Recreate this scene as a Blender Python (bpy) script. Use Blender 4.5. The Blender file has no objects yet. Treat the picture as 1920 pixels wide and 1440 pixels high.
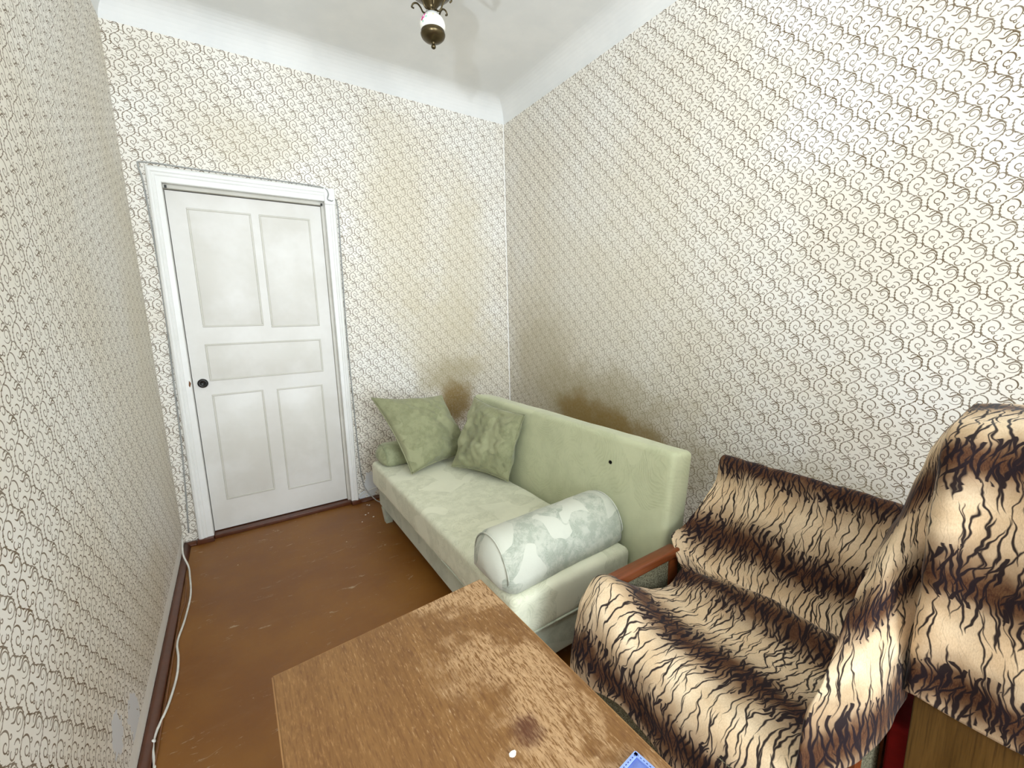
import bpy, bmesh, math, random
import numpy as np
from mathutils import Vector, Matrix, noise

SC = bpy.context.scene
COL = SC.collection
PI = math.pi
random.seed(4)

# ------------------------------------------------------------------ camera
CX, CY, CZ = 0.3799, -3.0391, 1.3249
YAW, PITCH, ROLL, FPX = 0.580424, 0.164545, -0.023627, 788.25
fw = Vector((math.sin(YAW) * math.cos(PITCH), math.cos(YAW) * math.cos(PITCH), -math.sin(PITCH)))
r0 = Vector((math.cos(YAW), -math.sin(YAW), 0))
u0 = r0.cross(fw)
rt = r0 * math.cos(ROLL) + u0 * math.sin(ROLL)
up = -r0 * math.sin(ROLL) + u0 * math.cos(ROLL)
cam = bpy.data.cameras.new('camera')
cam.sensor_width = 36.0
cam.lens = FPX * 36.0 / 1920.0
cam.clip_start = 0.02
co = bpy.data.objects.new('camera', cam)
COL.objects.link(co)
M = Matrix((rt, up, -fw)).transposed().to_4x4()
M.translation = (CX, CY, CZ)
co.matrix_world = M
SC.camera = co

# ------------------------------------------------------------------ world, exposure, light
W = bpy.data.worlds.new('world')
SC.world = W
W.use_nodes = True
W.node_tree.nodes['Background'].inputs[0].default_value = (0.75, 0.85, 1.0, 1)
W.node_tree.nodes['Background'].inputs[1].default_value = 0.3
SC.view_settings.view_transform = 'Standard'
SC.view_settings.look = 'None'
SC.view_settings.gamma = 1.0
SC.view_settings.use_curve_mapping = False
SC.view_settings.exposure = 0.0
SC.cycles.max_bounces = 8
SC.cycles.diffuse_bounces = 5


def area_light(name, loc, target, sx, sy, power, color):
    l = bpy.data.lights.new(name, 'AREA')
    l.shape = 'RECTANGLE'
    l.size, l.size_y = sx, sy
    l.energy = power
    l.color = color
    o = bpy.data.objects.new(name, l)
    COL.objects.link(o)
    o.location = loc
    o.rotation_euler = (Vector(target) - Vector(loc)).to_track_quat('-Z', 'Y').to_euler()
    return o


# daylight through the window in the wall behind the photographer
area_light('window_daylight', (0.95, -5.55, 1.50), (0.95, 0, 1.10), 1.6, 1.7, 134, (0.83, 0.94, 1.04))
# small lamp beside the photographer (its hard shadow of the chandelier lies on the ceiling)
pl = bpy.data.lights.new('small_lamp', 'POINT')
pl.energy = 9
pl.color = (0.87, 0.95, 1.04)
pl.shadow_soft_size = 0.05
po = bpy.data.objects.new('small_lamp', pl)
COL.objects.link(po)
po.location = (0.17, -2.85, 1.72)
# spot added at the lamp's place to brighten the ceiling and strengthen the chandelier shadow
sl = bpy.data.lights.new('added_ceiling_spot', 'SPOT')
sl.energy = 78
sl.color = (0.87, 0.95, 1.04)
sl.spot_size = math.radians(120)
sl.spot_blend = 1.0
sl.shadow_soft_size = 0.022
so = bpy.data.objects.new('added_ceiling_spot', sl)
COL.objects.link(so)
so.location = (0.17, -2.85, 1.72)
so.rotation_euler = (Vector((1.35, -1.1, 2.94)) - Vector(so.location)).to_track_quat('-Z', 'Y').to_euler()


# ------------------------------------------------------------------ node expression helper
class X:
    nt = None

    def __init__(s, sock):
        s.s = sock

    def __add__(a, b): return mth('ADD', a, b)
    __radd__ = __add__
    def __sub__(a, b): return mth('SUBTRACT', a, b)
    def __rsub__(a, b): return mth('SUBTRACT', b, a)
    def __mul__(a, b): return mth('MULTIPLY', a, b)
    __rmul__ = __mul__
    def __truediv__(a, b): return mth('DIVIDE', a, b)
    def __rtruediv__(a, b): return mth('DIVIDE', b, a)
    def __neg__(a): return mth('MULTIPLY', a, -1.0)


def put(sock, v):
    if isinstance(v, X):
        X.nt.links.new(v.s, sock)
    else:
        sock.default_value = v


def mth(op, a, b=None, c=None, clamp=False):
    n = X.nt.nodes.new('ShaderNodeMath')
    n.operation = op
    n.use_clamp = clamp
    put(n.inputs[0], a)
    if b is not None: put(n.inputs[1], b)
    if c is not None: put(n.inputs[2], c)
    return X(n.outputs[0])


def fract(a): return mth('FRACT', a)
def absx(a): return mth('ABSOLUTE', a)
def sat(a): return mth('ADD', a, 0.0, clamp=True)
def mx(a, b): return mth('MAXIMUM', a, b)
def mn(a, b): return mth('MINIMUM', a, b)
def gt(a, b): return mth('GREATER_THAN', a, b)
def lt(a, b): return mth('LESS_THAN', a, b)


def ramp01(a, lo, hi):                       # linear 0..1 between lo and hi
    n = X.nt.nodes.new('ShaderNodeMapRange')
    n.clamp = True
    n.interpolation_type = 'SMOOTHSTEP'
    put(n.inputs[0], a)
    n.inputs[1].default_value = lo
    n.inputs[2].default_value = hi
    return X(n.outputs[0])


def comb(x, y, z=0.0):
    n = X.nt.nodes.new('ShaderNodeCombineXYZ')
    put(n.inputs[0], x); put(n.inputs[1], y); put(n.inputs[2], z)
    return X(n.outputs[0])


def sep(v):
    n = X.nt.nodes.new('ShaderNodeSeparateXYZ')
    X.nt.links.new(v.s, n.inputs[0])
    return X(n.outputs[0]), X(n.outputs[1]), X(n.outputs[2])


def coord(which):
    n = X.nt.nodes.new('ShaderNodeTexCoord')
    return X(n.outputs[which])


def nse(v, scale, detail=2.0, rough=0.5, dist=0.0):
    n = X.nt.nodes.new('ShaderNodeTexNoise')
    if v is not None: X.nt.links.new(v.s, n.inputs['Vector'])
    n.inputs['Scale'].default_value = scale
    n.inputs['Detail'].default_value = detail
    n.inputs['Roughness'].default_value = rough
    n.inputs['Distortion'].default_value = dist
    return X(n.outputs[0])


def white(v):
    n = X.nt.nodes.new('ShaderNodeTexWhiteNoise')
    n.noise_dimensions = '3D'
    X.nt.links.new(v.s, n.inputs['Vector'])
    return X(n.outputs[0])


def vscale(v, s):
    n = X.nt.nodes.new('ShaderNodeVectorMath')
    n.operation = 'MULTIPLY'
    X.nt.links.new(v.s, n.inputs[0])
    n.inputs[1].default_value = s
    return X(n.outputs[0])


def rgb(c):
    n = X.nt.nodes.new('ShaderNodeRGB')
    n.outputs[0].default_value = (c[0], c[1], c[2], 1)
    return X(n.outputs[0])


def mix(f, a, b):
    n = X.nt.nodes.new('ShaderNodeMix')
    n.data_type = 'RGBA'
    put(n.inputs[0], f)
    for i, v in ((6, a), (7, b)):
        if isinstance(v, X): X.nt.links.new(v.s, n.inputs[i])
        else: n.inputs[i].default_value = (v[0], v[1], v[2], 1)
    return X(n.outputs[2])


def srgb(r, g, b):
    return tuple(((c / 255.0) / 12.92 if c / 255.0 <= 0.04045 else ((c / 255.0 + 0.055) / 1.055) ** 2.4) for c in (r, g, b))


def newmat(name):
    m = bpy.data.materials.new(name)
    m.use_nodes = True
    X.nt = m.node_tree
    return m, m.node_tree.nodes['Principled BSDF']


def fin(m, bs, col, rough=0.6, spec=0.3, height=None, strength=0.3, dist=0.002, metal=0.0, sheen=0.0):
    put(bs.inputs['Base Color'], col) if isinstance(col, X) else setattr(bs.inputs['Base Color'], 'default_value', (*col, 1))
    put(bs.inputs['Roughness'], rough)
    bs.inputs['Specular IOR Level'].default_value = spec
    bs.inputs['Metallic'].default_value = metal
    if sheen:
        bs.inputs['Sheen Weight'].default_value = sheen
        bs.inputs['Sheen Roughness'].default_value = 0.4
    if height is not None:
        b = X.nt.nodes.new('ShaderNodeBump')
        b.inputs['Strength'].default_value = strength
        b.inputs['Distance'].default_value = dist
        X.nt.links.new(height.s, b.inputs['Height'])
        X.nt.links.new(b.outputs[0], bs.inputs['Normal'])
    return m


# ------------------------------------------------------------------ wallpaper print (scrolling vines), one node group
def scroll_group():
    g = bpy.data.node_groups.new('scroll_print', 'ShaderNodeTree')
    g.interface.new_socket('UV', in_out='INPUT', socket_type='NodeSocketVector')
    g.interface.new_socket('Ink', in_out='OUTPUT', socket_type='NodeSocketFloat')
    X.nt = g
    gi = g.nodes.new('NodeGroupInput')
    go = g.nodes.new('NodeGroupOutput')
    A, B = 55.25, 59.25
    u, v, _ = sep(X(gi.outputs[0]))
    px, py = u * 1000.0, v * 1000.0
    # vine
    ph = py * (2 * PI / (2 * B))
    cs, sn = mth('COSINE', ph), mth('SINE', ph)
    swing = cs * (29.5 - cs * cs * 9.5)
    x1 = mth('WRAP', px + 3.3 - swing, A, -A)
    x2 = mth('WRAP', px + (3.3 - A) + swing, A, -A)
    slope = 1.0 / mth('SQRT', 1.0 + sn * sn * 1.12)
    saw = 1.0 - fract(py * (13.0 / (2 * B)))
    saw2 = 1.0 - fract(py * (11.0 / (2 * B)) + 0.4)
    w1 = 1.15 + saw * saw * saw * 2.6
    w2 = 1.15 + saw2 * saw2 * saw2 * 2.6
    ink = mx(sat((w1 - absx(x1) * slope) / 0.7 + 0.5), sat((w2 - absx(x2) * slope) / 0.7 + 0.5))
    # lattice coordinates
    a = (px * (1 / A) + py * (1 / B)) * 0.5
    b = (px * (1 / A) - py * (1 / B)) * 0.5
    ab = comb(a, b)

    def local(cx, cy):
        n = g.nodes.new('ShaderNodeVectorMath'); n.operation = 'ADD'
        g.links.new(ab.s, n.inputs[0])
        n.inputs[1].default_value = (-(cx / A + cy / B) * .5 + 20.5, -(cx / A - cy / B) * .5 + 20.5, 0)
        f = g.nodes.new('ShaderNodeVectorMath'); f.operation = 'FRACTION'
        g.links.new(n.outputs[0], f.inputs[0])
        fa, fb, _ = sep(X(f.outputs[0]))
        return (fa + fb - 1.0) * A, (fa - fb) * B

    def spiral(cx, cy, p, t0, t1, s, end, w):
        x, y = local(cx, cy)
        r = mth('SQRT', x * x + y * y)
        phi = (s * end / 360.0 - t1) % 1.0
        th = fract(mth('ARCTAN2', y, x) * (s / (2 * PI)) - phi + 2.0)
        T = mth('ROUND', r / p - th) + th
        d = absx(r - T * p)
        k = gt(T, t0) * lt(T, t1)
        ww = w * (1.0 + 0.7 * mth('SINE', (T - t0) * (PI / (t1 - t0))))
        return sat((ww - d) / 0.7 + 0.5) * k

    for q in ((.3, 3, 10, .35, 1.75, -1, 209, .75), (-54.5, 1, 8, .45, 1.5, 1, 0, .85), (-51, -12, 4, .3, 1.15, -1, 120, .8),
              (-34, 2.5, 4, .3, 1.25, -1, 180, .85), (-56, 8, 10, 1.58, 1.95, 1, 96, 1.1), (-42, -25, 8, .7, 1.45, 1, 0, .9),
              (-23, -28, 9, .95, 1.36, 1, 128, 1.0), (-28.5, -32, 4.5, .45, 1.35, -1, 150, .8), (25, -20, 7, .7, 1.62, 1, 152, .9),
              (-5, 20, 9, .7, 1.06, 1, 185, .9)):
        ink = mx(ink, spiral(*q))
    # S-shaped leaf
    x, y = local(-5.0, 16.5)
    f = mth('COSINE', (x - 8.0) * (2 * PI / 34.0)) * 4.2
    wl = mth('SQRT', sat(1.0 - (x / 21.0) * (x / 21.0))) * 1.9
    ink = mx(ink, sat((wl - absx(y - f) * 0.8) / 0.7 + 0.5) * lt(absx(x), 20.5))
    g.links.new(ink.s, go.inputs[0])
    return g


SCROLL = scroll_group()


def wallpaper(name, stains=(), peels=(), bottom=0.0, edge=0.0):
    """stains: (u, v, ru, rv, strength, colour); peels: (u, v, ru, rv) where the paper has gone"""
    m, bs = newmat(name)
    uv = coord('UV')
    n = X.nt.nodes.new('ShaderNodeGroup')
    n.node_tree = SCROLL
    X.nt.links.new(uv.s, n.inputs[0])
    ink = X(n.outputs[0])
    u, v, _ = sep(uv)
    lump = nse(uv, 1.6, 3, .6)
    base = mix(ramp01(lump, .35, .7), srgb(236, 230, 217), srgb(244, 241, 234))
    fade = 0.84 + 0.16 * ramp01(nse(uv, 9, 2), .3, .7)
    col = mix(ink * fade, base, srgb(110, 92, 68))
    wob = nse(uv, 7, 4, .65) - 0.5
    fine = nse(uv, 60, 3, .7)
    for (cu, cv, ru, rv, st, sc) in stains:
        du, dv = (u - cu) / ru, (v - cv) / rv
        d = mth('SQRT', du * du + dv * dv) + wob * 0.9
        f = (1.0 - ramp01(d, .35, 1.15)) * st * (0.7 + 0.6 * fine)
        col = mix(sat(f), col, sc)
    for (cu, cv, ru, rv) in peels:
        du, dv = (u - cu) / ru, (v - cv) / rv
        d = mth('SQRT', du * du + dv * dv) + wob * 1.6 + (nse(uv, 38, 3, .6) - .5) * 1.5
        col = mix(lt(d, 0.9), col, srgb(226, 229, 232))
    if edge:
        col = mix(gt(u + wob * .006, edge), col, srgb(240, 239, 234))
    if bottom:
        col = mix(lt(v + wob * 0.02, bottom), col, mix(nse(uv, 30, 3), srgb(236, 232, 222), srgb(252, 251, 247)))
    return fin(m, bs, col, 0.55, 0.35)


MOLD = srgb(146, 122, 72)
MOLD2 = srgb(168, 156, 120)
YEL = srgb(205, 193, 160)
mat_wall_right = wallpaper('wallpaper_right', stains=(
    (0.95, 1.15, 1.0, 1.2, .38, srgb(214, 206, 184)),
    (0.45, .80, .5, .75, .42, MOLD2), (1.05, .70, .75, .34, .62, MOLD2),
    (0.86, .63, .26, .19, .92, MOLD), (1.15, .59, .28, .18, .92, MOLD), (1.45, .52, .28, .17, .8, MOLD),
    (1.7, .5, .3, .2, .4, MOLD2), (2.35, .55, .6, .16, .35, MOLD2)))
mat_wall_back = wallpaper('wallpaper_back', stains=(
    (1.75, 1.15, .42, .55, .40, YEL), (1.45, 1.95, .30, .9, .30, YEL), (1.95, 1.7, .28, .8, .35, YEL), (1.80, .86, .34, .18, .6, MOLD2), (1.83, .63, .20, .20, .92, MOLD), (2.2, .8, .3, .5, .3, YEL),
    (.6, 2.35, .35, .2, .2, YEL)), peels=((1.11, .10, .045, .10), (1.045, .045, .035, .03)), edge=2.343)
mat_wall_left = wallpaper('wallpaper_left', stains=((-1.0, .25, .6, .2, .25, YEL), (-.25, 1.2, .35, 1.3, .22, YEL)),
                          peels=((-1.47, .14, .06, .10), (-1.62, .22, .05, .06)), bottom=0.090)

# ------------------------------------------------------------------ other materials
def paint_white(name, c0=(232, 231, 226), c1=(243, 243, 240), rough=.35):
    m, bs = newmat(name)
    o = coord('Object')
    n = nse(o, 3.0, 4, .6)
    st = nse(vscale(o, (60, 60, 4)), 1.0, 2)
    col = mix(ramp01(n, .35, .7), srgb(*c0), srgb(*c1))
    return fin(m, bs, col, rough, .4, st * 0.6 + nse(o, 40, 2) * .4, .05, .001)


mat_door = paint_white('door_paint', (222, 219, 212), (232, 230, 225), .38)
mat_panel = paint_white('panel_paint', (220, 217, 209), (233, 231, 226), .42)
mat_groove = paint_white('bead_and_shaded_stop_paint', (204, 201, 190), (214, 211, 202), .45)
mat_trim = paint_white('trim_paint', (238, 238, 234), (246, 246, 244), .28)
mat_plaster = paint_white('plaster', (226, 227, 225), (234, 234, 231), .8)


def plain(name, col, rough=.5, spec=.4, metal=0.0, bump=None):
    m, bs = newmat(name)
    o = coord('Object')
    n = nse(o, 25, 3)
    c = mix(ramp01(n, .3, .7), tuple(x * .88 for x in col), tuple(min(1, x * 1.08) for x in col))
    h = nse(o, bump[0], 2) if bump else None
    return fin(m, bs, c, rough, spec, h, bump[1] if bump else .2, bump[2] if bump else .001, metal)


mat_black = plain('black_plastic', srgb(26, 24, 22), .35)
mat_hole = plain('dark_hole', srgb(14, 12, 10), .9, .1)
mat_bare = plain('bare_wood_chip', srgb(128, 78, 40), .7)
mat_brass = plain('aged_brass', srgb(84, 73, 50), .32, .5, .85, (60, .15, .0008))
mat_brass2 = plain('bright_brass', srgb(150, 132, 96), .25, .5, .9)
mat_cable = plain('white_cable_plastic', srgb(226, 224, 216), .4)
mat_cable_grey = plain('grey_cable_plastic', srgb(160, 161, 158), .45)
mat_cable_brown = plain('painted_cable', srgb(122, 78, 44), .45)
mat_flake = plain('paint_flake', srgb(240, 236, 226), .7)
mat_bulb = plain('white_bulb_glass', srgb(240, 240, 234), .2)
mat_red = plain('red_fabric', srgb(120, 14, 14), .8, .2, 0, (300, .4, .001))
mat_pipe = plain('white_piping', srgb(190, 180, 180), .6)
mat_dark_wood = plain('dark_leg_wood', srgb(70, 36, 20), .4)

# floor: brown gloss paint with scuffs and specks
m, bs = newmat('floor_paint')
o = coord('Object')
big = nse(o, 2.2, 4, .6)
col = mix(ramp01(big, .3, .75), srgb(122, 74, 22), srgb(140, 92, 34))
col = mix(ramp01(nse(vscale(o, (3, 9, 1)), 1.3, 5, .7), .52, .75) * .30, col, srgb(140, 100, 62))
scr = nse(vscale(o, (9, 30, 1)), 1.0, 6, .75, 1.2)
zone = ramp01(nse(o, 2.6, 2), .40, .56)
col = mix(ramp01(scr, .61, .68) * zone * .62, col, srgb(196, 176, 146))
vo = X.nt.nodes.new('ShaderNodeTexVoronoi')
X.nt.links.new(vscale(o, (11, 11, 0)).s, vo.inputs['Vector'])
vo.inputs['Scale'].default_value = 1.0
rnd = sep(X(vo.outputs['Color']))[0]
col = mix(lt(X(vo.outputs['Distance']), ramp01(rnd, .55, 1.0) * .045) , col, srgb(206, 184, 150))
ox, oy, oz = sep(o)
board = absx(fract(ox * 5.2) - .5)
h = nse(o, 18, 4, .6) * .6 - lt(board, .012) * .5
mat_floor = fin(m, bs, col, 0.30 + big * .25, .45, h, .25, .004)

# brown skirting
mat_skirt = plain('skirting_paint', srgb(88, 46, 24), .3, .5, 0, (25, .2, .003))


# sofa velour with a pressed leaf pattern
def velour(name, base, dark, contrast, scale=1.0, fold=0.0, bumpy=.35):
    m, bs = newmat(name)
    o = coord('Object')
    warp = nse(o, 3.5 * scale, 2)
    v = X.nt.nodes.new('ShaderNodeTexVoronoi')
    w = X.nt.nodes.new('ShaderNodeVectorMath'); w.operation = 'MULTIPLY_ADD'
    X.nt.links.new(o.s, w.inputs[0])
    w.inputs[1].default_value = (1, 1, 1)
    X.nt.links.new((warp * .35).s, w.inputs[2])
    X.nt.links.new(w.outputs[0], v.inputs['Vector'])
    v.inputs['Scale'].default_value = 6.5 * scale
    cell = sep(X(v.outputs['Color']))
    leaf = gt(cell[0], .42)
    edge = ramp01(nse(o, 20 * scale, 6, .72), .40, .60)
    veins = mth('SINE', (X(v.outputs['Distance']) + nse(o, 14 * scale, 2) * .30) * 150.0)
    mask = sat(leaf * (0.30 + .70 * edge))
    nap = nse(o, 3.2, 4, .65)
    c = mix(mask * contrast, base, dark)
    c = mix(sat(mask * ramp01(veins, .0, 1.0)) * contrast * .45, c, tuple(x * .72 for x in dark))
    c = mix(ramp01(nap, .45, .75) * .30, c, tuple(x * .70 for x in dark))
    hgt = nse(o, 260, 2) * .5 + veins * mask * .30 + nse(o, 30, 3) * 1.0
    return fin(m, bs, c, .85, .12, hgt, bumpy, .0022, 0, .25)


mat_seat = velour('seat_velour', srgb(230, 230, 206), srgb(210, 211, 184), .7)
mat_base = velour('base_velour', srgb(198, 202, 182), srgb(174, 180, 160), .6)
mat_backrest = velour('backrest_velour', srgb(200, 203, 168), srgb(180, 185, 148), .35, .6)
mat_bolster = velour('bolster_velour', srgb(203, 204, 189), srgb(166, 172, 156), .85, 1.2)
mat_bolster2 = velour('bolster_velour_far', srgb(168, 171, 138), srgb(140, 145, 110), .7)
mat_cush = velour('cushion_velour', srgb(156, 157, 123), srgb(134, 137, 102), .55, 1.3, 0, .8)


# wood
def wood(name, c0, c1, c2, axis='Y', rough=.35, worn=None):
    m, bs = newmat(name)
    o = coord('Object')
    sc = {'Y': (26, 2.2, 26), 'X': (2.2, 26, 26), 'Z': (26, 26, 1.6)}[axis]
    fs = {'Y': (260, 9, 260), 'X': (9, 260, 260), 'Z': (260, 260, 9)}[axis]
    g = nse(vscale(o, sc), 1.0, 4, .6, .6)
    f = nse(vscale(o, fs), 1.0, 3, .65)
    c = mix(ramp01(g, .3, .72), c0, c1)
    c = mix(ramp01(f, .45, .75) * .6, c, c2)
    if worn:
        c = worn(o, c, f)
    return fin(m, bs, c, rough, .45, f, .12, .0006)


def worn_top(o, c, f):
    x, y, z = sep(o)
    s1 = nse(vscale(o, (380, 60, 1)), 1.0, 3, .7, .4)
    c = mix(ramp01(s1, .5, .68) * .45, c, srgb(166, 124, 76))
    c = mix(ramp01(nse(vscale(o, (300, 40, 1)), 1.0, 2, .6), .52, .68) * .5, c, srgb(98, 60, 26))
    big = nse(o, 9, 4, .65)
    # worn, paler towards the right-hand long edge and the far right corner
    side = ramp01(x + (y + 2.25) * -.16 + (big - .5) * .42, .62, .76)
    corner = ramp01(x * .8 + (y + 2.28) * 1.3 + (big - .5) * .3, .47, .56)
    rim = ramp01(.797 - (y + 2.25) * .03 - x + (big - .5) * .05, .008, .030)
    wear = sat(mx(side * .95 * rim, corner) * ramp01(big, .36, .50))
    c = mix(sat(ramp01(s1, .38, .54) * wear) * .80, c, srgb(194, 158, 116))
    c = mix(sat(ramp01(s1, .60, .72) * ramp01(x + (big - .5) * .3, .40, .62)) * .55, c, srgb(205, 176, 138))
    dx, dy = (x - .676) / .026, (y + 2.604) / .030
    d = mth('SQRT', dx * dx + dy * dy) + (nse(o, 40, 3) - .5) * 1.3 + (s1 - .5) * .8
    c = mix((1.0 - ramp01(d, .3, 1.25)) * .85, c, srgb(86, 46, 24))
    return c


mat_table = wood('table_veneer', srgb(120, 82, 40), srgb(136, 97, 52), srgb(104, 66, 28), 'Y', .42, worn_top)
mat_table_edge = wood('table_edge_wood', srgb(150, 108, 62), srgb(166, 124, 76), srgb(120, 80, 44), 'Y', .5)
mat_arm = wood('armrest_wood', srgb(104, 52, 24), srgb(126, 66, 32), srgb(80, 38, 18), 'X', .28)
mat_veneer = wood('chair_veneer', srgb(84, 60, 24), srgb(114, 85, 42), srgb(52, 34, 12), 'Z', .38)

# grey-green bouclé upholstery of the armchair
m, bs = newmat('boucle_fabric')
o = coord('Object')
n1 = nse(o, 380, 2, .8)
col = mix(ramp01(n1, .4, .62), srgb(74, 70, 54), srgb(142, 138, 114))
mat_boucle = fin(m, bs, col, .9, .1, n1, .7, .003)


# tiger plush
def tiger(name, bands, period, seed):
    """bands run across u at v = bands[0] + k*period; strokes run along v"""
    m, bs = newmat(name)
    uv = coord('UV')
    u, v, _ = sep(uv)
    base = comb(u + seed, v + seed * 1.7)
    lo = nse(base, 7.0, 3, .6) - .5
    hi = nse(base, 34.0, 2, .6) - .5
    med = nse(base, 16.0, 2, .5) - .5
    # dark saddle bands
    ph = mth('WRAP', v - bands + lo * .10, period * .5, -period * .5)
    bd = absx(ph)
    dark = 1.0 - ramp01(bd + med * .06, .0, period * .46)
    core = 1.0 - ramp01(bd + hi * .05, .0, period * .20)
    cream = mix(ramp01(nse(base, 11, 3), .3, .7), srgb(226, 198, 160), srgb(242, 220, 186))
    col = mix(dark, cream, srgb(108, 77, 50))
    col = mix(sat(core * 1.0), col, srgb(66, 38, 26))
    hair = nse(comb(u * 3.0, v * 1.0), 160, 3, .7)
    col = mix(ramp01(hair, .3, .75) * .28, col, srgb(150, 110, 72))

    def strokes(cw, L, shear, amp, wmax, k, dens, fork=0.0):
        uu = u + v * shear + lo * amp + med * amp * .30 + hi * .0045 + k * 3.7
        cu = uu / cw
        ci = mth('FLOOR', cu)
        r1 = white(comb(ci, k * 7.3 + .5))
        vv = (v + r1 * L * 3.0) / L
        cj = mth('FLOOR', vv)
        r2 = white(comb(ci, cj, k + .25))
        r3 = white(comb(ci, cj, k + 9.75))
        s = (fract(cu) - .5 - (r3 - .5) * .45) * cw
        t = fract(vv)
        if fork:
            s = s + (t - .5) * fork * (r2 - .5)
        prof = mth('SQRT', mth('SINE', t * PI))
        w = wmax * prof * (.45 + .55 * r3) * lt(r2, dens)
        return sat((w - absx(s)) / .0016 + .3)

    ink = strokes(.022, .13, .12, .065, .0030, 1.0, .86, .03)
    ink = mx(ink, strokes(.031, .10, -.16, .07, .0033, 2.0, .74, .05))
    ink = mx(ink, strokes(.032, .09, .26, .065, .0029, 3.0, .66, .05))
    near = 1.0 - ramp01(bd + med * .04, .015, period * .30)
    ink = mx(ink, strokes(.016, .08, .15, .07, .0044, 4.0, .85, .05) * gt(near, .18))
    ink = mx(ink, strokes(.020, .06, -.40, .08, .0050, 5.0, .8, .05) * gt(near, .38))
    col = mix(sat(ink * .97), col, srgb(30, 21, 26))
    h = nse(comb(u * 1.0, v * .35), 700, 2) * .6 + nse(base, 60, 2) * .7
    return fin(m, bs, col, .8, .15, h, .35, .0016, 0, .10)


mat_tiger = tiger('tiger_plush_seat', .235, .270, 0.0)
mat_tiger2 = tiger('tiger_plush_tall', .14, .24, 3.0)
mat_denim = plain('blue_cloth', srgb(116, 136, 200), .9, .1, 0, (500, .4, .0008))
mat_stitch = plain('stitch_thread', srgb(56, 66, 130), .8)
mat_stitch2 = plain('pale_hem_cloth', srgb(150, 172, 232), .9, .1)

# porcelain with a painted flower spray
m, bs = newmat('porcelain')
o = coord('Object')
x, y, z = sep(o)
def blob(a, b, r, bx=x, by=y, bz=z, bo=o):
    # a: metres to the right of the ball's axis as seen from the sofa side of the room, b: height above the finial
    da = bx * math.cos(YAW + .13) - by * math.sin(YAW + .13) - (1.135 * math.cos(YAW + .13) + 1.40 * math.sin(YAW + .13) + a)
    dz = bz - (2.325 + b)
    d = mth('SQRT', da * da + dz * dz) + (nse(bo, 160, 2) - .5) * r * .9
    return lt(d, r)
col = rgb(srgb(244, 242, 232))
mat_porcelain_nodes = (m, bs, col, blob)


# ------------------------------------------------------------------ mesh helpers
def link(name, me, mat, parent=None, smooth=False):
    o = bpy.data.objects.new(name, me)
    COL.objects.link(o)
    if mat: me.materials.append(mat)
    if parent: o.parent = parent
    if smooth:
        for p in me.polygons: p.use_smooth = True
    return o


def from_bm(name, bm, mat, parent=None, smooth=False):
    me = bpy.data.meshes.new(name)
    bmesh.ops.recalc_face_normals(bm, faces=bm.faces)
    bm.to_mesh(me)
    bm.free()
    return link(name, me, mat, parent, smooth)


def thing(name, label, cat, loc=(0, 0, 0), group=None):
    o = bpy.data.objects.new(name, None)
    COL.objects.link(o)
    o.empty_display_size = .05
    o['label'] = label
    o['category'] = cat
    if group: o['group'] = group
    return o


def tag(o, label, cat, group=None):
    o['label'] = label
    o['category'] = cat
    if group: o['group'] = group
    return o


def struct(o):
    o['kind'] = 'structure'
    return o


def box(bm, lo, hi, bev=0.0, seg=2, mat4=None):
    r = bmesh.ops.create_cube(bm, size=1.0)
    vs = r['verts']
    for v in vs:
        v.co = Vector([lo[i] + (v.co[i] + .5) * (hi[i] - lo[i]) for i in range(3)])
    if bev:
        es = list({e for v in vs for e in v.link_edges})
        g = bmesh.ops.bevel(bm, geom=es, offset=bev, segments=seg, profile=.6, affect='EDGES')
        vs = list({v for f in g['faces'] for v in f.verts} | {v for v in vs if v.is_valid})
    if mat4 is not None:
        bmesh.ops.transform(bm, matrix=mat4, verts=[v for v in vs if v.is_valid])
    return vs


def rbox(name, lo, hi, bev, mat, parent=None, seg=3, mat4=None):
    bm = bmesh.new()
    box(bm, lo, hi, bev, seg)
    if mat4 is not None: bmesh.ops.transform(bm, matrix=mat4, verts=bm.verts)
    return from_bm(name, bm, mat, parent, smooth=bev > 0)


def loft(bm, sections, cap=True, close=True):
    rows = [[bm.verts.new(p) for p in s] for s in sections]
    n = len(rows[0])
    for a, b in zip(rows, rows[1:]):
        for i in range(n if close else n - 1):
            j = (i + 1) % n
            bm.faces.new((a[i], a[j], b[j], b[i]))
    if cap:
        bm.faces.new(rows[0][::-1])
        bm.faces.new(rows[-1])
    return rows


def lathe(name, prof, mat, parent=None, seg=32, origin=(0, 0, 0)):
    bm = bmesh.new()
    secs = [[Vector((r * math.cos(2 * PI * i / seg) + origin[0], r * math.sin(2 * PI * i / seg) + origin[1], z + origin[2])) for i in range(seg)] for r, z in prof]
    loft(bm, secs)
    return from_bm(name, bm, mat, parent, True)


def crv(pts, n=8):
    """Catmull-Rom through points"""
    P = [Vector(p) for p in pts]
    P = [P[0] * 2 - P[1]] + P + [P[-1] * 2 - P[-2]]
    out = []
    for k in range(1, len(P) - 2):
        a, b, c, d = P[k - 1:k + 3]
        for i in range(n):
            t = i / n
            out.append(.5 * ((2 * b) + (c - a) * t + (2 * a - 5 * b + 4 * c - d) * t * t + (3 * b - a - 3 * c + d) * t ** 3))
    out.append(P[-2])
    return out


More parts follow.
